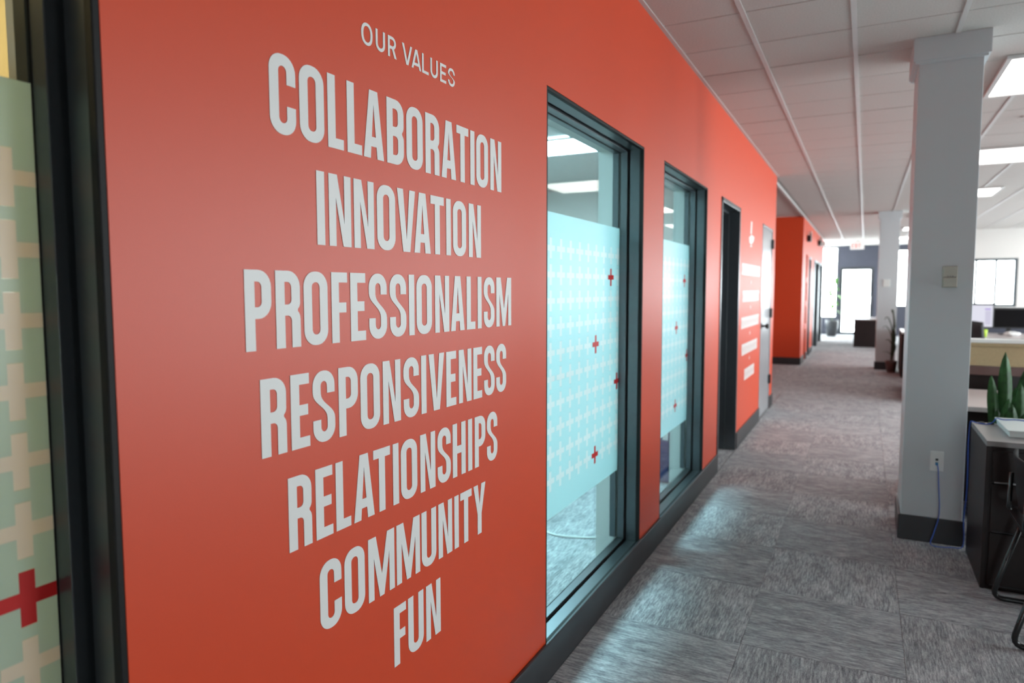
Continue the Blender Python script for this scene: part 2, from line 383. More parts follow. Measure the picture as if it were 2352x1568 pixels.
# ---- far red wall: return face, corridor face with niche and dark doors
XW = -.065
struct(mkbox('wall_recess_far', (-3.2, XW, 14.1, 14.22, 0, CZ), M['red']))
fb = []; ys = 14.22
for a, b, zt in ((14.93, 15.33, 2.13), (15.72, 16.28, 2.11), (17.28, 18.98, 2.11), (19.10, 20.80, 2.11)):
    fb.append((XW-.14, XW, ys, a, 0, CZ)); fb.append((XW-.14, XW, a, b, zt, CZ)); ys = b
fb.append((XW-.14, XW, ys, 21.0, 0, CZ))
struct(mkboxes('wall_left_far', fb, M['red']))
base('baseboard_far', [(-3.0, XW+.012, 14.086, 14.0995, 0, .135), (XW+.0005, XW+.012, 14.1, 14.92, 0, .135), (XW+.0005, XW+.012, 15.34, 15.71, 0, .135), (XW+.0005, XW+.012, 16.29, 17.27, 0, .135)])
n = struct(mkboxes('trim_1', [(XW-.42, XW-.40, 14.93, 15.33, 0, 2.13), (XW-.40, XW-.141, 14.91, 14.93, 0, 2.13), (XW-.40, XW-.141, 15.33, 15.35, 0, 2.13)], M['espresso']), 'dark shelf niche in the far red wall')
for z in (1.62, 1.14, .68):
    mkbox('shelf', (XW-.39, XW+.012, 14.93, 15.33, z-.05, z+.05), M['red'], n, .002)
for k, (a, b) in enumerate(((15.72, 16.28), (17.28, 18.98), (19.10, 20.80))):
    d = struct(mkboxes('door_%d' % (3+k), [(XW-.14, XW+.012, a, a+.05, 0, 2.11), (XW-.14, XW+.012, b-.05, b, 0, 2.11), (XW-.14, XW+.012, a, b, 2.06, 2.11)], M['frame'], None, .003), ('narrow dark framed door', 'wide dark double door', 'last dark double door')[k]+' in the far red wall')
    mid = (a+b)/2
    for p, q in (((a+.05, mid), (mid, b-.05)) if k else ((a+.05, b-.05),)):
        mkbox('door_leaf', (XW-.09, XW-.05, p+.004, q-.004, .01, 2.055), M['frame'], d, .003)
struct(mkbox('wall_far_return', (-3.2, XW, 21.0, 21.1, 0, CZ), M['white']))

# ---- far end wall with its windows and glazed door
def pane_wall(name, axis, pos, thick, span, holes, mat):
    """wall at constant x or y with rectangular holes (a, b, z0, z1) sorted along the wall"""
    bs = []; s = span[0]
    def put(a, b, z0, z1):
        if b-a < 1e-4 or z1-z0 < 1e-4: return
        bs.append((a, b, pos, pos+thick, z0, z1) if axis == 'y' else (pos, pos+thick, a, b, z0, z1))
    for a, b, z0, z1 in holes:
        put(s, a, 0, CZ); put(a, b, z1, CZ); put(a, b, 0, z0); s = b
    put(s, span[1], 0, CZ)
    return struct(mkboxes(name, bs, mat))
FAR = [(-1.1, .215, .51, 2.77), (.27, 1.22, 0, 2.12), (1.60, 2.26, .88, 2.65)]
pane_wall('wall_far', 'y', YF, .15, (-1.2, 2.5), FAR, M['navy'])
def win(nm, axis, pos, a, b, z0, z1, mull=(), t=.045, d=(.02, .09), label=None, mat=None):
    bs = [(a, b, z1-t, z1), (a, b, z0, z0+t), (a, a+t, z0+t, z1-t), (b-t, b, z0+t, z1-t)]+[(m-.024, m+.024, z0+t, z1-t) for m in mull]
    f = lambda p, q, r, s, u, v: (p, q, pos+u, pos+v, r, s) if axis == 'y' else (pos+u, pos+v, p, q, r, s)
    o = struct(mkboxes(nm, [f(*q, *d) for q in bs], mat or M['frame']), label)
    e = [a+t]+list(mull)+[b-t]
    mm = (d[0]+d[1])/2
    for p, q in zip(e, e[1:]):
        mkbox('window_pane', f(p, q, z0+t, z1-t, mm-.003, mm+.003), M['wglass'], o)
    return o
win('window_4', 'y', YF, *FAR[0], label='bright tall window beside the far glazed door')
dd = win('door_6', 'y', YF, *FAR[1], t=.085, label='bright glazed door with dark frame at the corridor end')
bm = bmesh.new(); sweep(bm, fillet([(1.155, YF+.02, .98), (1.155, YF-.03, .98), (1.155, YF-.03, 1.22), (1.155, YF+.02, 1.22)], .02), .010)
mk('pull_handle', bm, M['steel'], dd, smooth=True)
win('window_5', 'y', YF, *FAR[2], label='bright window behind the far column')
for a, b, z0, z1 in FAR: portal(((a+b)/2, YF+.14, (z0+z1)/2), (-math.pi/2, 0, 0), b-a, z1-z0)
FS = [(21.35, 24.0, .30, 2.72)]
pane_wall('wall_far_side', 'x', -1.35, .15, (21.1, YF), FS, M['navy'])
win('window_21', 'x', -1.35, *FS[0], mull=(22.7,))  # hidden from view, added to light the far floor and ceiling
portal((-1.34, 22.675, 1.51), (0, -math.pi/2, 0), 2.42, 2.65)
# ---- wall set forward on the right with the two-pane window
RW = [(2.75, 4.03, 1.03, 2.125)]
pane_wall('wall_right_far', 'y', 19.0, .15, (2.5, XR), RW, M['white'])
struct(mkbox('wall_right_return', (2.5, 2.62, 19.15, YF+.15, 0, CZ), M['white']))
win('window_6', 'y', 19.0, *RW[0], mull=(3.25, 3.63), t=.06, label='dark framed window of bright panes above the far workstations')
portal((3.39, 19.14, 1.56), (-math.pi/2, 0, 0), 1.28, 1.12)
# ---- office side wall with a row of unseen windows added for daylight, and the wall behind the viewer
SIDE = [(a, a+2.4, .60, 2.45) for a in (3.4, 6.6, 9.8, 13.0, 16.2)]
pane_wall('wall_right', 'x', XR, .15, (YB, 19.0), SIDE, M['white'])
for k, s in enumerate(SIDE):
    win('window_%d' % (7+k), 'x', XR, *s, mull=((s[0]+s[1])/2,), label=None)
    portal((XR+.14, (s[0]+s[1])/2, 1.525), (0, math.pi/2, 0), 1.85, 2.4)
pane_wall('wall_back', 'y', YB-.15, .15, (-3.4, XR), [(1.7, 2.9, .15, 1.20)], M['white'])
win('window_20', 'y', YB-.15, 1.7, 2.9, .15, 1.20)  # unseen window, added to light the column front and near floor
portal((2.3, YB-.145, .675), (math.pi/2, 0, 0), 1.2, 1.05)
# ================================================================ COLUMNS
def column(name, x0, x1, y0, y1, label):
    c = struct(thing(name, ((x0+x1)/2, (y0+y1)/2, 0), label, 'column'))
    cx, cy = (x0+x1)/2, (y0+y1)/2
    def part(nm, e, z0, z1, mat, bv): return mkbox(nm, (x0-e-cx, x1+e-cx, y0-e-cy, y1+e-cy, z0, z1), mat, c, bv)
    part('shaft', 0, .002, CZ-.01, M['column'], .003)
    bm = bmesh.new(); v, f = box(bm, x0-.028-cx, x1+.028-cx, y0-.028-cy, y1+.028-cy, CZ-.135, CZ-.002)
    for q in v[:4]: q.co.x *= .93; q.co.y *= .94
    v2, f2 = box(bm, x0-.028-cx, x1+.028-cx, y0-.028-cy, y1+.028-cy, CZ-.122, CZ-.001)
    mk('capital', bm, M['column'], c)
    part('base_trim', .012, 0, .142, M['base'], .004)
    return c
column('column_near', 1.222, 1.522, 4.485, 4.87, 'pale grey square column beside the dark cabinet')
column('column_far', 1.195, 1.505, 13.9, 14.28, 'pale grey square column far down the corridor')
# thermostat
t = thing('thermostat', (1.41, 4.483, 1.44), 'putty coloured thermostat on the near grey column', 'thermostat')
mkbox('back_plate', (-.036, .036, -.006, 0, -.002, .115), M['putty'], t, .002)
mkbox('cover', (-.033, .033, -.030, -.006, .055, .113), M['putty'], t, .003)
mkbox('lower_cover', (-.033, .033, -.028, -.006, 0, .054), M['putty'], t, .003)
for k in range(3): mkbox('button', (-.014+.011*k, -.008+.011*k, -.0315, -.03, .058, .062), M['pot'], t)
# data outlet
t = thing('data_outlet', (1.3885, 4.483, .411), 'white wall plate with a blue plug low on the near column', 'outlet')
mkbox('wall_plate', (-.0325, .0325, -.006, 0, 0, .114), M['plastic'], t, .003)
mkbox('jack', (-.007, .007, -.0075, -.004, .060, .073), M['black'], t)
mkbox('jack', (-.007, .007, -.0075, -.004, .038, .052), M['black'], t)
mkbox('plug', (-.0065, .0065, -.020, -.006, .036, .050), M['cyanp'], t, .002)
# blue patch cable
bm = bmesh.new()
sweep(bm, smooth_path([(1.389, 4.463, .452), (1.394, 4.452, .430), (1.400, 4.448, .34), (1.408, 4.452, .22), (1.404, 4.447, .145), (1.383, 4.435, .06), (1.372, 4.435, .008), (1.40, 4.40, .006), (1.47, 4.42, .006), (1.520, 4.44, .008), (1.530, 4.455, .06), (1.526, 4.468, .16), (1.532, 4.455, .30), (1.530, 4.44, .45), (1.526, 4.43, .60), (1.526, 4.40, .70), (1.530, 4.388, .722), (1.553, 4.36, .7205), (1.60, 4.345, .7205), (1.620, 4.335, .737), (1.632, 4.325, .7575), (1.66, 4.305, .7560), (1.72, 4.33, .7560), (1.79, 4.30, .7560), (1.86, 4.33, .7560)], 8), .0028, 7)
tag(mk('patch_cable', bm, M['blue'], smooth=True), 'thin blue network cable running from the column outlet onto the cabinet', 'cable')
tag(mkbox('switch_plate', (1.275, 1.385, 13.886, 13.898, 1.47, 1.60), M['plastic'], None, .004), 'small white switch plate on the far grey column', 'switch')
# ================================================================ CEILING LIGHTS
def troffer(x, y, w, l, mat, label, group, z=CZ):
    t = thing('ceiling_light', (x, y, z), label, 'light', group)
    bs = [(-w/2-.03, w/2+.03, -l/2-.03, -l/2, -.022, -.003), (-w/2-.03, w/2+.03, l/2, l/2+.03, -.022, -.003), (-w/2-.03, -w/2, -l/2, l/2, -.022, -.003), (w/2, w/2+.03, -l/2, l/2, -.022, -.003)]
    mkboxes('housing', bs, M['tee'], t, .002)
    mkbox('diffuser', (-w/2, w/2, -l/2, l/2, -.014, -.004), mat, t)
G = 'square light panels in the office ceiling'
ords = ['nearest the column', 'second beyond the near column', 'third beyond the near column', 'fourth beyond the near column', 'fifth beyond the near column', 'sixth, before the far window']
for k in range(6):
    troffer(2.15, 5.50+3.12*k, .85, .90, M['lamp'], 'square lit ceiling panel, '+ords[k], G)
for k, nm in enumerate(('first', 'second', 'third', 'fourth', 'fifth')): troffer(5.0, 5.5+3.12*k, .85, .90, M['lamp'], 'square lit ceiling panel along the office side windows, %s from the near end' % nm, G)
for x, y, nm in ((-1.91, 2.4, 'nearest'), (-1.91, 4.3, 'middle'), (-1.91, 6.17, 'farthest')):
    troffer(x, y, 1.2, .62, M['rlamp'], 'cool light panel in the ceiling of the room behind the glass, %s of three' % nm, 'light panels behind the glass')
troffer(-1.5, .35, .6, 1.1, M['wlamp'], 'warm light panel in the ceiling of the room at the left edge', None)
# sprinkler
t = thing('sprinkler_head', (2.09, 6.83, CZ-.001), 'small sprinkler head in the ceiling right of the column', 'sprinkler')
bm = bmesh.new(); lathe(bm, [(.034, -.008), (.034, 0)], (0, 0, 0), 16); mk('escutcheon', bm, M['tee'], t)
bm = bmesh.new(); lathe(bm, [(.010, -.045), (.010, -.008)], (0, 0, 0), 10); lathe(bm, [(.02, -.05), (.02, -.045)], (0, 0, 0), 12); mk('nozzle', bm, M['steel'], t)
# ================================================================ LETTERING
def arc(cx, cy, r, a0, a1, n=7):
    return [(cx+r*math.cos(math.radians(a0+(a1-a0)*i/n)), cy+r*math.sin(math.radians(a0+(a1-a0)*i/n))) for i in range(n+1)]
def bez(p0, p1, p2, p3, n=10):
    return [tuple((1-t)**3*a+3*(1-t)**2*t*b+3*(1-t)*t*t*c+t**3*d for a, b, c, d in zip(p0, p1, p2, p3)) for t in [i/n for i in range(1, n)]]
def rrect(x0, x1, y0, y1, r):
    return arc(x1-r, y1-r, r, 0, 90)+arc(x0+r, y1-r, r, 90, 180)+arc(x0+r, y0+r, r, 180, 270)+arc(x1-r, y0+r, r, 270, 360)
def glyph(ch, w, H, t, h, ro, ri):
    """closed outlines of a condensed capital, width w, height H, stem t, bar h, outer/inner corner radii"""
    R_ = lambda *p: list(p)
    if ch == 'I': return [R_((0,0),(w,0),(w,H),(0,H))]
    if ch == 'L': return [R_((0,0),(w,0),(w,h),(t,h),(t,H),(0,H))]
    if ch == 'T': c = w/2; return [R_((0,H),(0,H-h),(c-t/2,H-h),(c-t/2,0),(c+t/2,0),(c+t/2,H-h),(w,H-h),(w,H))]
    if ch == 'F': m = H*.50; return [R_((0,0),(t,0),(t,m-h/2),(w*.92,m-h/2),(w*.92,m+h/2),(t,m+h/2),(t,H-h),(w,H-h),(w,H),(0,H))]
    if ch == 'E': m = H*.51; return [R_((0,0),(w,0),(w,h),(t,h),(t,m-h/2),(w*.92,m-h/2),(w*.92,m+h/2),(t,m+h/2),(t,H-h),(w,H-h),(w,H),(0,H))]
    if ch == 'H': m = H*.50; return [R_((0,0),(t,0),(t,m-h/2),(w-t,m-h/2),(w-t,0),(w,0),(w,H),(w-t,H),(w-t,m+h/2),(t,m+h/2),(t,H),(0,H))]
    if ch == 'N': d = t*1.12; return [R_((0,0),(t*.92,0),(t*.92,H*.68),(w-d,0),(w,0),(w,H),(w-t*.92,H),(w-t*.92,H*.32),(d,H),(0,H))]
    if ch == 'M':
        c = w/2; k = t*.88
        return [R_((0,0),(k,0),(k,H*.66),(c-t*.36,0),(c+t*.36,0),(w-k,H*.66),(w-k,0),(w,0),(w,H),(w-t*1.22,H),(c,H*.36),(t*1.22,H),(0,H))]
    if ch == 'V': c = w/2; k = t*1.04; return [R_((c-k*.60,0),(c+k*.60,0),(w,H),(w-k,H),(c,H*.20),(k,H),(0,H))]
    if ch == 'Y': c = w/2; k = t*1.08; return [R_((c-t/2,0),(c+t/2,0),(c+t/2,H*.40),(w,H),(w-k,H),(c,H*.60),(k,H),(0,H),(c-t/2,H*.40))]
    if ch == 'A':
        c = w/2; k = t*1.04; q = k*.60      # outer edge x at height z: (c-q)*z/H
        def inn(z): return k+(c-k)*z/(H*.80)
        z0, z1 = H*.175, H*.175+h
        return [R_((0,0),(k,0),(inn(z0),z0),(w-inn(z0),z0),(w-k,0),(w,0),(c+q,H),(c-q,H)), R_((inn(z1),z1),(c,H*.80),(w-inn(z1),z1))]
    if ch == 'X': c = w/2; k = t*1.2; return [R_((0,0),(k,0),(c,H*.36),(w-k,0),(w,0),(c+k*.55,H*.5),(w,H),(w-k,H),(c,H*.64),(k,H),(0,H),(c-k*.55,H*.5))]
    if ch == 'O': return [rrect(0, w, 0, H, ro), rrect(t, w-t, h, H-h, ri)]
    if ch == 'U':
        o = [(w,H),(w-t,H)]+arc(w-t-ri, h+ri, ri, 360, 270)+arc(t+ri, h+ri, ri, 270, 180)+[(t,H),(0,H)]+arc(ro, ro, ro, 180, 270)+arc(w-ro, ro, ro, 270, 360)
        return [o]
    if ch == 'C':
        a, b = H*.365, H*.635
        o = [(w,b)]+arc(w-ro, H-ro, ro, 0, 90)+arc(ro, H-ro, ro, 90, 180)+arc(ro, ro, ro, 180, 270)+arc(w-ro, ro, ro, 270, 360)+[(w,a),(w-t,a)]
        o += arc(w-t-ri, h+ri, ri, 360, 270)+arc(t+ri, h+ri, ri, 270, 180)+arc(t+ri, H-h-ri, ri, 180, 90)+arc(w-t-ri, H-h-ri, ri, 90, 0)+[(w-t,b)]
        return [o]
    if ch == 'S':
        u, l, s = H*.68, H*.32, H*.71
        o = [(w,u)]+arc(w-ro, H-ro, ro, 0, 90)+arc(ro, H-ro, ro, 90, 180)+[(0,s)]+bez((0,s),(0,H*.54),(w-t,H*.49),(w-t,H*.33))+[(w-t,H*.33)]
        o += arc(w-t-ri, h+ri, ri, 360, 270)+arc(t+ri, h+ri, ri, 270, 180)+[(t,l),(0,l)]+arc(ro, ro, ro, 180, 270)+arc(w-ro, ro, ro, 270, 360)+[(w,H*.31)]
        o += bez((w,H*.31),(w,H*.48),(t,H*.53),(t,H*.69))+[(t,H*.69)]+arc(t+ri, H-h-ri, ri, 180, 90)+arc(w-t-ri, H-h-ri, ri, 90, 0)+[(w-t,u)]
        return [o]
    if ch == 'P':
        m = H*.395
        return [[(0,0),(t,0),(t,m)]+arc(w-ro, m+ro, ro, 270, 360)+arc(w-ro, H-ro, ro, 0, 90)+[(0,H)], [(t,m+h)]+arc(w-t-ri, m+h+ri, ri, 270, 360)+arc(w-t-ri, H-h-ri, ri, 0, 90)+[(t,H-h)]]
    if ch == 'R':
        m = H*.42
        o = [(0,0),(t,0),(t,m)]+arc(w-t-ri, m-ri, ri, 90, 0)+[(w-t,0),(w,0),(w,H*.36)]+bez((w,H*.36),(w,H*.45),(w-t*.25,H*.46),(w-t*.36,H*.49),6)+bez((w-t*.36,H*.49),(w-t*.2,H*.52),(w,H*.53),(w,H*.62),6)+arc(w-ro, H-ro, ro, 0, 90)+[(0,H)]
        return [o, [(t,m+h)]+arc(w-t-ri, m+h+ri, ri, 270, 360)+arc(w-t-ri, H-h-ri, ri, 0, 90)+[(t,H-h)]]
    if ch == 'B':
        m = H*.435
        o = [(0,0)]+arc(w-ro, ro, ro, 270, 360)+[(w,H*.38)]+bez((w,H*.38),(w,H*.46),(w-t*.25,H*.475),(w-t*.36,H*.505),6)+bez((w-t*.36,H*.505),(w-t*.2,H*.53),(w,H*.55),(w,H*.64),6)+arc(w-ro, H-ro, ro, 0, 90)+[(0,H)]
        return [o, [(t,m+h)]+arc(w-t-ri, m+h+ri, ri, 270, 360)+arc(w-t-ri, H-h-ri, ri, 0, 90)+[(t,H-h)], [(t,h)]+arc(w-t-ri, h+ri, ri, 270, 360)+arc(w-t-ri, m-ri, ri, 0, 90)+[(t,m)]]
    raise KeyError(ch)
CAP = .1497
WD = dict(C=.067, O=.069, L=.048, A=.072, B=.066, R=.064, T=.063, I=.023, N=.069, P=.063, F=.050, E=.051, S=.0655, M=.099, H=.069, U=.068, V=.074, Y=.071)
GM = {}
def letter_mesh(ch):
    if ch not in GM: GM[ch] = flat_mesh('letter', glyph(ch, WD[ch], CAP, .0232, .0215, .031, .0105), M['letter'])
    return GM[ch]
WORDS = [
 ('COLLABORATION', 1.7255, [.967,1.044,1.124,1.184,1.238,1.322,1.399,1.480,1.554,1.629,1.703,1.736,1.819]),
 ('INNOVATION', 1.5222, [1.086,1.122,1.201,1.281,1.358,1.427,1.500,1.574,1.608,1.692]),
 ('PROFESSIONALISM', 1.3175, [.895,.969,1.043,1.124,1.184,1.247,1.324,1.401,1.433,1.517,1.594,1.678,1.740,1.776,1.854]),
 ('RESPONSIVENESS', 1.1132, [.925,1.001,1.062,1.140,1.212,1.293,1.374,1.450,1.484,1.568,1.633,1.713,1.776,1.852]),
 ('RELATIONSHIPS', .9100, [.988,1.064,1.125,1.183,1.253,1.327,1.359,1.442,1.522,1.598,1.681,1.719,1.792]),
 ('COMMUNITY', .7065, [1.070,1.147,1.229,1.337,1.444,1.523,1.604,1.636,1.710]),
 ('FUN', .5050, [1.322,1.381,1.461])]
for wd, z, ys in WORDS:
    t = thing('wall_lettering', (.0007, ys[0], z), 'white condensed capitals reading %s on the red wall' % wd, 'lettering', 'large white words on the red wall')
    for ch, y in zip(wd, ys):
        o = bpy.data.objects.new('letter', letter_mesh(ch)); link(o, t); o.location = (0, y-ys[0], 0); o.rotation_euler = ROTL
WD2 = dict(O=.039, U=.034, R=.033, V=.041, A=.041, L=.029, E=.029, S=.034)
def oval(cx, cy, a, b, p=2.25, n=40):
    f = lambda v: math.copysign(abs(v)**(2/p), v)
    return [(cx+a*f(math.cos(2*math.pi*i/n)), cy+b*f(math.sin(2*math.pi*i/n))) for i in range(n)]
def light_glyph(c, w):
    H, t = .0470, .0072
    if c == 'O': return [oval(w/2, H/2, w/2, H/2+.0006), oval(w/2, H/2, w/2-t, H/2-t+.0012)]
    if c == 'R':
        m = H*.40; r = (H-m)/2; q = w*.93
        return [[(0,0),(t,0),(t,m),(w*.46,m),(w*.74,0),(w,0),(w*.70,m+.001)]+arc(q-r, m+r, r, -60, 90, 12)+[(0,H)], [(t,m+t*.95)]+arc(q-r, m+r, r-t*.95, 270, 450, 12)+[(t,H-t*.95)]]
    if c == 'U': return glyph(c, w, H, t, t, w*.5, w*.5-t)
    if c == 'S': return glyph(c, w, H, t, t*.95, w*.46, w*.46-t)
    return glyph(c, w, H, t, t*.95, .0155, .0088)
GM2 = {c: flat_mesh('letter', light_glyph(c, w), M['letter']) for c, w in WD2.items()}
t = thing('wall_lettering', (.0007, 1.236, 1.9690), 'small thin white capitals reading OUR VALUES above the words', 'lettering', None)
for ch, y in zip('OURVALUES', [1.236,1.286,1.331,1.386,1.424,1.469,1.506,1.551,1.589]):
    o = bpy.data.objects.new('letter', GM2[ch]); link(o, t); o.location = (0, y-1.236, 0); o.rotation_euler = ROTL
# far lettering beside the doorway (too blurred to read): rows of block strokes with small plus signs between
stroke = flat_mesh('letter', [[(0,0),(.05,0),(.05,.105),(0,.105)], [(.021,.026),(.029,.026),(.029,.078),(.021,.078)]], M['letter'])
rows = [(6.535,7.72,1.563,'top'),(6.62,7.67,1.313,'second'),(6.57,7.71,1.066,'third'),(6.63,7.63,.815,'fourth'),(6.82,7.45,.567,'lowest')]
for a, b, z, nm in rows:
    t = thing('wall_lettering', (.0007, a, z), 'blurred white words between the two doors, %s row' % nm, 'lettering', 'far white wall lettering')
    n = int((b-a)/.062)
    for k in range(n):
        o = bpy.data.objects.new('letter', stroke); link(o, t); o.location = (0, k*(b-a-.05)/(n-1), 0); o.rotation_euler = ROTL
plus = flat_mesh('plus_sign', [[(-.006,-.02),(.006,-.02),(.006,-.006),(.02,-.006),(.02,.006),(.006,.006),(.006,.02),(-.006,.02),(-.006,.006),(-.02,.006),(-.02,-.006),(-.006,-.006)]], M['letter'])
for z, nm in ((1.50, 'top'), (1.256, 'second'), (1.003, 'third'), (.757, 'lowest')):
    o = bpy.data.objects.new('plus_sign', plus); link(o); o.location = (.0007, 7.115, z); o.rotation_euler = ROTL
    tag(o, 'tiny white plus sign between the far wall words, %s one' % nm, 'decal', 'plus signs between far words')
lg = flat_mesh('wall_emblem', [[(-.05,.10),(.03,.10),(.05,.22),(-.03,.22)], [(-.13,.06),(.02,.095),(.20,.085),(.17,.045),(.02,0),(-.09,.01)], [(-.03,-.025),(.04,-.02),(.06,-.005),(-.05,-.008)]], M['letter'])
o = bpy.data.objects.new('wall_emblem', lg); link(o); o.location = (.0007, 7.05, 1.862); o.rotation_euler = ROTL
tag(o, 'small white emblem above the far wall words', 'decal')
# ================================================================ THINGS NEAR THE COLUMN
# dark storage cabinet
t = thing('storage_cabinet', (1.535, 3.887, 0), 'espresso storage cabinet with grey top beside the near column', 'cabinet')
mkbox('body', (.004, .90, .006, .525, .0, .690), M['espresso'], t, .002)
mkbox('top_panel', (0, .905, 0, .53, .690, .716), M['gtop'], t, .002)
mkbox('side_panel', (0, .018, .001, .529, .001, .6895), M['espresso'], t, .001)
for k, (z0, z1) in enumerate(((.525, .672), (.29, .515), (.03, .28))):
    d = mkbox('drawer_front', (.026, .44, -.012, .006, z0, z1), M['espresso'], t, .002)
    mkbox('drawer_pull', (.035, .43, -.020, -.012, z0-.004, z0+.002), M['black'] if k else M['steel'], d, .001)
mkbox('cabinet_door', (.445, .895, -.012, .006, .03, .672), M['espresso'], t, .002)
# white tray
bm = bmesh.new()
v, f = box(bm, 1.640, 1.99, 4.02, 4.39, .7165, .751)
for q in v[:4]: q.co.x += .004*(1 if q.co.x < 1.8 else -1); q.co.y += .004*(1 if q.co.y < 4.2 else -1)
box(bm, 1.634, 1.996, 4.014, 4.396, .746, .752)
tag(mk('shallow_tray', bm, M['plastic'], None, .0015), 'shallow white box lying on the dark cabinet in front of the plant', 'tray')
for x, y, nm in ((1.575, 4.375, 'left'), (1.615, 4.372, 'right')):
    bm = bmesh.new(); lathe(bm, [(.014, 0), (.016, .004), (.010, .009), (.001, .010)], (x, y, .7165), 14)
    tag(mk('cable_clip', bm, M['black'], smooth=True), 'small black cable clip on the cabinet top, %s one' % nm, 'clip', 'black cable clips')
# snake plant in a floor pot behind the cabinet
def blade(root, x, y, z0, length, width, lean, az, curl=0, mat=None, name='leaf'):
    bm = bmesh.new(); n = 12; rows_ = []
    side = Vector((math.cos(az), math.sin(az), 0)); out = Vector((-math.sin(az), math.cos(az), 0))
    for i in range(n+1):
        s = i/n
        wd = width*(.55+.75*s-.25*s*s)*(1 if s < .62 else max(.02, math.cos((s-.62)/.38*math.pi/2)**.8))
        c = Vector((x, y, z0))+Vector((0, 0, 1))*length*s*(1-.08*s)+side*lean*s*s*length+out*curl*s*s*length
        tw = .5*s*curl*4
        sd = side*math.cos(tw)+out*math.sin(tw); o2 = -side*math.sin(tw)+out*math.cos(tw)
        th = .004*(1-.6*s)
        rows_.append([bm.verts.new(c-sd*wd/2+o2*wd*.16), bm.verts.new(c-o2*th), bm.verts.new(c+sd*wd/2+o2*wd*.16), bm.verts.new(c+o2*th)])
    for a, b in zip(rows_, rows_[1:]):
        for k in range(4): bm.faces.new((a[k], a[(k+1) % 4], b[(k+1) % 4], b[k]))
    bm.faces.new(rows_[0][::-1]); bm.faces.new(rows_[-1])
    return mk(name, bm, mat or M['leaf'], root, smooth=True)
t = thing('snake_plant', (1.76, 4.68, 0), 'snake plant with broad upright green leaves behind the dark cabinet', 'plant')
bm = bmesh.new(); rg = lathe(bm, [(.105, 0), (.135, .20), (.145, .47), (.148, .50), (.136, .50), (.130, .46)], (0, 0, 0), 28)
mk('pot', bm, M['pot'], t, smooth=True)
bm = bmesh.new(); lathe(bm, [(.131, .44), (.131, .462), (.06, .468)], (0, 0, 0), 20); mk('soil', bm, M['soil'], t)
for x, y, L_, w_, le, az, cu in (
    (-.083, .0, .535, .047, -.05, .05, .02), (-.03, .02, .68, .060, -.04, .25, -.03), (.012, -.03, .50, .060, .02, -.15, .03),
    (-.045, -.045, .40, .052, .04, .3, .0), (.065, .03, .62, .062, .10, .0, .03), (.09, -.035, .52, .058, .16, -.25, .02),
    (.035, .075, .60, .055, .03, .5, -.05), (-.062, .06, .47, .05, -.10, .4, -.04), (.10, .06, .66, .06, .18, .15, -.02), (.05, -.075, .36, .05, .22, -.4, .06), (-.015, -.07, .37, .055, .0, .1, .02), (.02, -.085, .33, .05, .06, -.1, .0), (-.07, -.03, .33, .045, -.02, .2, .02), (.0, .05, .46, .055, .02, .2, -.02)):
    blade(t, x, y, .455, L_, w_*1.3, le, az, cu)
# sled base chair, back towards the corridor
t = thing('visitor_chair', (1.80, 3.52, 0), 'black sled base chair at the right edge beside the cabinet', 'chair')
for y in (-.245, .245):
    bm = bmesh.new()
    sweep(bm, fillet([(-.125, y*.9, .43), (-.235, y, .012), (.24, y, .012), (.15, y*.9, .43)], .05), .0115, 10)
    mk('sled_leg', bm, M['bmetal'], t, smooth=True)
bm = bmesh.new(); sweep(bm, [(-.125, -.22, .425), (-.125, .22, .425)], .010); mk('cross_tube', bm, M['bmetal'], t, smooth=True)
bm = bmesh.new(); sweep(bm, [(.15, -.22, .425), (.15, .22, .425)], .010); mk('cross_tube', bm, M['bmetal'], t, smooth=True)
def shell(name, f, nu, nv, th, mat, root):
    bm = bmesh.new(); g = []
    for k in (0, 1):
        g.append([[bm.verts.new(f(i/nu, j/nv, k*th)) for j in range(nv+1)] for i in range(nu+1)])
    for k in (0, 1):
        for i in range(nu):
            for j in range(nv):
                q = (g[k][i][j], g[k][i+1][j], g[k][i+1][j+1], g[k][i][j+1]); bm.faces.new(q if k else q[::-1])
    rim = [(i, 0) for i in range(nu)]+[(nu, j) for j in range(nv)]+[(i, nv) for i in range(nu, 0, -1)]+[(0, j) for j in range(nv, 0, -1)]
    for p, q in zip(rim, rim[1:]+rim[:1]): bm.faces.new((g[0][p[0]][p[1]], g[0][q[0]][q[1]], g[1][q[0]][q[1]], g[1][p[0]][p[1]]))
    return mk(name, bm, mat, root, smooth=True)
def seat_f(u, v, k):
    x = -.20+.44*u; y = (-.24+.48*v)*(1-.10*abs(u-.5)); return Vector((x, y, .455-.022*math.sin(math.pi*v)*math.sin(math.pi*min(1, u*1.1))-k-.03*max(0, u-.85)/.15))
shell('seat', seat_f, 10, 10, .016, M['shell'], t)
def back_f(u, v, k):
    z = .49+.235*u; y = (-.235+.47*v)*(1-.22*u*u); x = -.155-.030*u-.030*math.sin(math.pi*v)+k*.9; return Vector((x, y, z+.0*v))
shell('backrest', back_f, 8, 10, .014, M['shell'], t)
for y in (-.17, .17):
    bm = bmesh.new(); sweep(bm, fillet([(-.125, y, .43), (-.20, y, .44), (-.195, y, .62)], .03), .009); mk('back_support', bm, M['bmetal'], t, smooth=True)
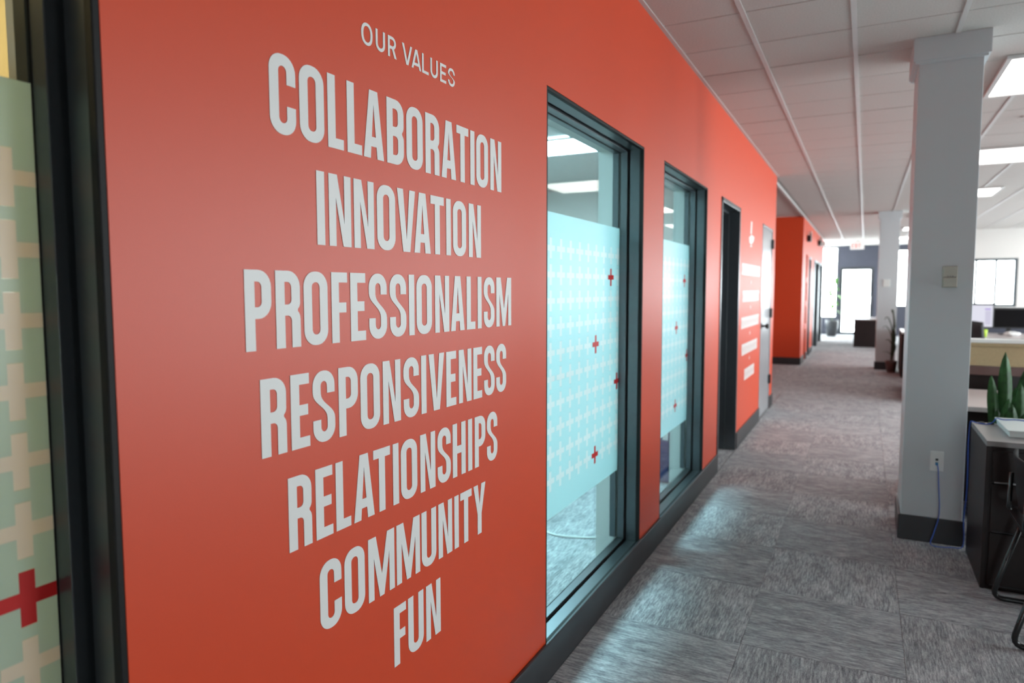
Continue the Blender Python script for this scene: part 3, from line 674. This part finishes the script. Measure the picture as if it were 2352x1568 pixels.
# ================================================================ WORKSTATIONS
t = thing('desk', (1.46, 4.955, 0), 'pale topped dark desk just behind the snake plant', 'desk')
mkbox('desktop', (0, 1.9, 0, .89, .69, .72), M['ltop'], t, .003)
mkbox('side_panel', (.03, .06, .03, .86, 0, .689), M['espresso'], t, .002)
mkbox('side_panel', (1.84, 1.87, .03, .86, 0, .689), M['espresso'], t, .002)
mkbox('front_panel', (.06, 1.84, .05, .07, .12, .689), M['espresso'], t, .002)
t = thing('partition', (1.52, 5.93, 0), 'low office partition with beige fabric panel and white cap', 'partition')
mkbox('fabric_panel', (0, 2.0, 0, .05, .880, 1.045), M['beige'], t, .003)
mkbox('upper_rail', (-.002, 2.002, -.008, .058, 1.025, 1.046), M['beige'], t, .002)
mkbox('cap', (-.004, 2.004, -.012, .062, 1.046, 1.074), M['plastic'], t, .004)
mkbox('shelf_rail', (0, 2.0, -.01, .06, .815, .878), M['brown'], t, .003)
for x in (.001, .55, 1.1, 1.65): mkbox('lower_panel', (x, x+.345, .005, .045, 0, .814), M['espresso'], t, .002)
for x in (.36, .91, 1.46): mkbox('post', (x+.02, x+.16, .01, .04, 0, .814), M['black'], t)
# far workstation with screens
t = thing('desk', (2.15, 11.55, 0), 'pale long desk carrying the lit and dark monitors', 'desk')
mkbox('desktop', (0, 2.6, 0, 1.95, .69, .72), M['ltop'], t, .003)
mkbox('side_panel', (.03, .06, .03, 1.92, 0, .689), M['espresso'], t, .002)
mkbox('side_panel', (2.54, 2.57, .03, 1.92, 0, .689), M['espresso'], t, .002)
mkbox('desk_mat', (.1, 2.4, .02, .48, .7205, .724), M['matte'], t, .001)
t = thing('partition', (2.15, 13.85, 0), 'dark slate partition standing behind the monitors', 'partition')
mkbox('panel', (0, 2.6, 0, .05, .02, 1.105), M['navy'], t, .004)
mkbox('cap', (-.005, 2.605, -.006, .056, 1.105, 1.125), M['navy'], t, .004)
mkbox('foot', (0, .06, -.12, .17, 0, .02), M['bmetal'], t, .004); mkbox('foot', (2.54, 2.6, -.12, .17, 0, .02), M['bmetal'], t, .004)
def monitor(x, y, w, h, zb, on, label):
    t = thing('monitor', (x, y, .7207), label, 'monitor', 'monitors on the long desk')
    mkbox('housing', (-w/2, w/2, -.015, .025, zb, zb+h), M['black'], t, .004)
    s = mkbox('screen', (-w/2+.015, w/2-.015, -.0165, -.0145, zb+.018, zb+h-.030), M['screen'] if on else M['dscreen'], t)
    if on:
        mkbox('menu_bar', (w/2-.12, w/2-.045, -.0172, -.0166, zb+h-.10, zb+h-.085), M['scrpur'], s)
        mkbox('text_column', (w/2-.115, w/2-.04, -.0172, -.0166, zb+.05, zb+h-.115), M['scrgrey'], s)
    mkbox('stand', (-.03, .03, .0, .03, .012, zb+.05), M['black'], t, .003)
    mkbox('stand_base', (-.12, .12, -.08, .10, 0, .014), M['black'], t, .004)
monitor(2.53, 12.95, .52, .385, .105, True, 'monitor with a bright white screen beside the near column')
monitor(3.00, 13.05, .50, .32, .10, False, 'dark monitor with a black screen right of the bright one')
t = thing('office_chair', (2.27, 11.44, 0), 'black office chair seen against the bright monitor', 'chair')
def ob(u, v, k): return Vector(((-.21+.42*v)*(1-.25*max(0, u-.6)), -.02+.05*math.sin(math.pi*v)-k, .52+.48*u-.05*abs(v-.5)*u))
# the seat back stands over the desk front
shell('backrest', ob, 8, 8, .03, M['black'], t)
mkbox('seat', (-.23, .23, -.5, -.04, .42, .48), M['black'], t, .02, 3)
bm = bmesh.new(); sweep(bm, [(0, -.27, .08), (0, -.27, .42)], .025); mk('gas_lift', bm, M['bmetal'], t, smooth=True)
for k in range(5):
    a = k*2*math.pi/5; bm = bmesh.new(); sweep(bm, [(0, -.27, .10), (.26*math.cos(a), -.27+.26*math.sin(a), .07)], .018)
    lg_ = mk('base_arm', bm, M['bmetal'], t, smooth=True)
    bm = bmesh.new(); sweep(bm, [(.26*math.cos(a)-.012, -.27+.26*math.sin(a), .029), (.26*math.cos(a)+.012, -.27+.26*math.sin(a), .029)], .028, 12); mk('caster', bm, M['black'], lg_, smooth=True)
bm = bmesh.new(); lathe(bm, [(.032, 0), (.04, .11), (.036, .11), (.03, .01)], (2.60, 12.35, .7205), 18)
tag(mk('cup', bm, M['yellow'], smooth=True), 'lime green cup on the long desk below the bright monitor', 'cup')
bm = bmesh.new(); bmesh.ops.create_icosphere(bm, subdivisions=3, radius=1)
for v in bm.verts:
    k = 1+.22*math.sin(7*v.co.x+3*v.co.z)*math.cos(6*v.co.y+1); v.co = Vector((v.co.x*.10*k, v.co.y*.07*k, max(-.9, v.co.z)*.035*k+.034))
o = mk('paper_bundle', bm, M['tissue'], smooth=True); o.location = (2.98, 12.62, .7245); tag(o, 'crumpled white paper lying below the dark monitor', 'paper')
tag(mkbox('note_card', (2.725, 2.80, 13.835, 13.848, .98, 1.075), M['plastic'], None, .002), 'small white card pinned to the slate partition between the monitors', 'card')
# cabinets along the corridor near the far column
for y0, y1, x0, zt, lab in ((12.75, 13.72, 1.545, .745, 'dark cabinet with pale top beside the far column'), (10.0, 11.62, 1.535, .735, 'dark cabinet with pale top nearer than the far column')):
    t = thing('storage_cabinet', (x0, y0, 0), lab, 'cabinet', 'corridor cabinets')
    mkbox('body', (.012, .46, .012, y1-y0-.012, 0, zt-.03), M['espresso'], t, .003)
    mkbox('top_panel', (0, .48, 0, y1-y0, zt-.029, zt), M['ltop'], t, .003)
    n = 2
    for k in range(n):
        d = mkbox('cabinet_door', (0, .012, .02+k*(y1-y0-.04)/n+.003, .02+(k+1)*(y1-y0-.04)/n-.003, .06, zt-.035), M['espresso'], t, .002)
        mkbox('door_pull', (-.012, -.0005, .02+(k+.5)*(y1-y0-.04)/n-.05, .02+(k+.5)*(y1-y0-.04)/n+.05, zt-.10, zt-.09), M['steel'], d, .002)
# corridor desk at the far end
t = thing('reception_desk', (.775, 19.1, 0), 'dark wooden desk end standing before the far bright door', 'desk')
mkbox('end_panel', (0, .70, 0, .03, 0, .66), M['espresso'], t, .002)
mkbox('desktop', (-.02, .74, -.02, 1.6, .661, .69), M['brown'], t, .003)
mkbox('end_panel', (0, .70, 1.55, 1.58, 0, .66), M['espresso'], t, .002)
mkbox('modesty_panel', (.0, .025, .03, 1.55, .02, .66), M['espresso'], t, .002)
# plant in front of the far column
def arching(root, base_, pts, w0, mat):
    bm = bmesh.new(); P = smooth_path([base_]+pts, 5); n = len(P)-1; rows_ = []
    for i, p in enumerate(P):
        s = i/n; tdir = (P[min(i+1, n)]-P[max(i-1, 0)]).normalized(); sd = tdir.cross(Vector((0, 0, 1)))
        sd = sd.normalized() if sd.length > .05 else Vector((1, 0, 0)); up = sd.cross(tdir)
        w = w0*max(.04, math.sin(math.pi*min(1, .08+.92*s))**.7)
        rows_.append([bm.verts.new(p-sd*w/2), bm.verts.new(p+up*.003-up*w*.12), bm.verts.new(p+sd*w/2), bm.verts.new(p-up*.003-up*w*.12)])
    for a, b in zip(rows_, rows_[1:]):
        for k in range(4): bm.faces.new((a[k], a[(k+1) % 4], b[(k+1) % 4], b[k]))
    bm.faces.new(rows_[0][::-1]); bm.faces.new(rows_[-1])
    return mk('leaf', bm, mat, root, smooth=True)
t = thing('potted_plant', (1.44, 13.55, 0), 'small drooping potted plant against the far grey column', 'plant')
bm = bmesh.new(); lathe(bm, [(.07, 0), (.09, .16), (.093, .20), (.083, .20), (.08, .17)], (0, 0, 0), 18); mk('pot', bm, M['brown'], t, smooth=True)
bm = bmesh.new(); lathe(bm, [(.081, .15), (.08, .175), (.03, .18)], (0, 0, 0), 16); mk('soil', bm, M['soil'], t)
for dx, dz, w in ((-.13, .82, .05), (-.16, .66, .045), (-.10, .42, .05), (-.14, .20, .045), (.03, .60, .045), (-.02, .95, .045), (.05, .35, .045)):
    arching(t, (0, 0, .17), [(dx*.25+.03, -.02, .17+dz*.65), (dx*.6, -.05, .17+dz*.95), (dx, -.08, .17+dz*.9)], w, M['leaf3'])
# far tall plant in charcoal pot
t = thing('potted_plant', (.117, 23.2, 0), 'tall leafy plant in a charcoal pot before the far window', 'plant')
bm = bmesh.new(); lathe(bm, [(.125, 0), (.175, .25), (.185, .42), (.175, .49), (.155, .49), (.16, .43)], (0, 0, 0), 24); mk('pot', bm, M['pot'], t, smooth=True)
bm = bmesh.new(); lathe(bm, [(.16, .40), (.158, .44), (.05, .45)], (0, 0, 0), 18); mk('soil', bm, M['soil'], t)
bm = bmesh.new(); sweep(bm, smooth_path([(0, 0, .43), (.02, 0, .9), (-.03, .02, 1.3), (-.02, 0, 1.75)], 5), .012); mk('stem', bm, M['stem'], t, smooth=True)
for k in range(13):
    z = .72+1.08*k/12; a = k*2.4; r = .20-.05*math.sin(k)
    arching(t, (0, 0, z), [(r*.4*math.cos(a), r*.4*math.sin(a), z+.07), (r*.8*math.cos(a), r*.8*math.sin(a), z+.06), (r*1.25*math.cos(a), r*1.25*math.sin(a), z-.06)], .17, M['leaf2'])
# exit sign
t = thing('exit_sign', (.755, 22.0, CZ), 'white exit sign with red letters hanging from the ceiling', 'sign')
mkbox('housing', (-.178, .178, .004, .05, -.235, -.02), M['plastic'], t, .004)
mkbox('face', (-.170, .170, .001, .004, -.228, -.028), M['exitw'], t)
mkbox('canopy', (-.06, .06, 0, .06, -.02, -.001), M['plastic'], t, .003)
for k, (ch, w) in enumerate(zip('EXIT', (.05, .06, .018, .054))):
    x = (-.118, -.058, .012, .042)[k]*1.15
    me = flat_mesh('letter', glyph(ch, w, .13, .018, .018, .02, .008), M['exitr'], .0005)
    o = bpy.data.objects.new('letter', me); link(o, t); o.location = (x, 0, -.20); o.rotation_euler = (math.pi/2, 0, 0)
# fixtures on the far red wall
for y, z, lab in ((15.12, 2.44, 'dark emergency light above the niche on the far red wall'), (18.55, 2.55, 'dark emergency light further along the far red wall')):
    t = thing('emergency_light', (XW+.001, y, z), lab, 'light fixture', 'emergency lights')
    mkbox('housing', (0, .07, -.14, .14, -.06, .06), M['black'], t, .006)
    for s in (-.09, .09):
        bm = bmesh.new(); sweep(bm, [(.04, s, .06), (.04, s, .085)], .012); sweep(bm, [(.03, s, .105), (.075, s, .105)], [.02, .045], 12); mk('lamp_head', bm, M['plastic'], t)
t = thing('wall_speaker', (XW+.001, 19.9, 2.60), 'small white box high at the far end of the red wall', 'speaker')
mkbox('housing', (0, .10, -.12, .12, -.06, .06), M['plastic'], t, .01); mkbox('grille', (.1, .102, -.10, .10, -.045, .045), M['tissue'], t)
# ================================================================ SEEN THROUGH THE GLASS
bm = bmesh.new(); sweep(bm, smooth_path([(-.30, 3.70, .004), (-.55, 3.62, .004), (-.85, 3.72, .004), (-1.2, 3.70, .004), (-1.5, 3.9, .004)], 8), .006, 8)
tag(mk('floor_cable', bm, M['cablew'], smooth=True), 'white cable lying on the carpet behind the first glass', 'cable')
t = thing('meeting_table', (-1.55, 3.4, 0), 'dark table inside the room behind the frosted glass', 'table')
mkbox('table_top', (-.55, .45, -1.1, 1.3, .71, .74), M['espresso'], t, .004)
for x in (-.45, .35):
    for y in (-1.0, 1.2): mkbox('leg', (x-.03, x+.03, y-.03, y+.03, 0, .71), M['bmetal'], t, .003)
t = thing('recycling_bin', (-.47, 5.10, 0), 'blue plastic recycling bin behind the second glass', 'bin')
mkbox('body', (-.17, .115, -.15, .17, .0, .52), M['binb'], t, .012, 3)
mkbox('lid', (-.18, .125, -.16, .18, .521, .56), M['bind'], t, .008)
t = thing('storage_tote', (-.24, 5.16, 0), 'dark blue upright tote beside the recycling bin', 'bin')
mkbox('body', (-.095, -.012, -.16, .16, .0, .60), M['bind'], t, .01, 3)
mkbox('paper_tag', (-.060, -.020, -.162, -.1605, .32, .44), M['plastic'], t)
mkbox('rim', (-.10, -.008, -.165, .165, .601, .63), M['bind'], t, .006)
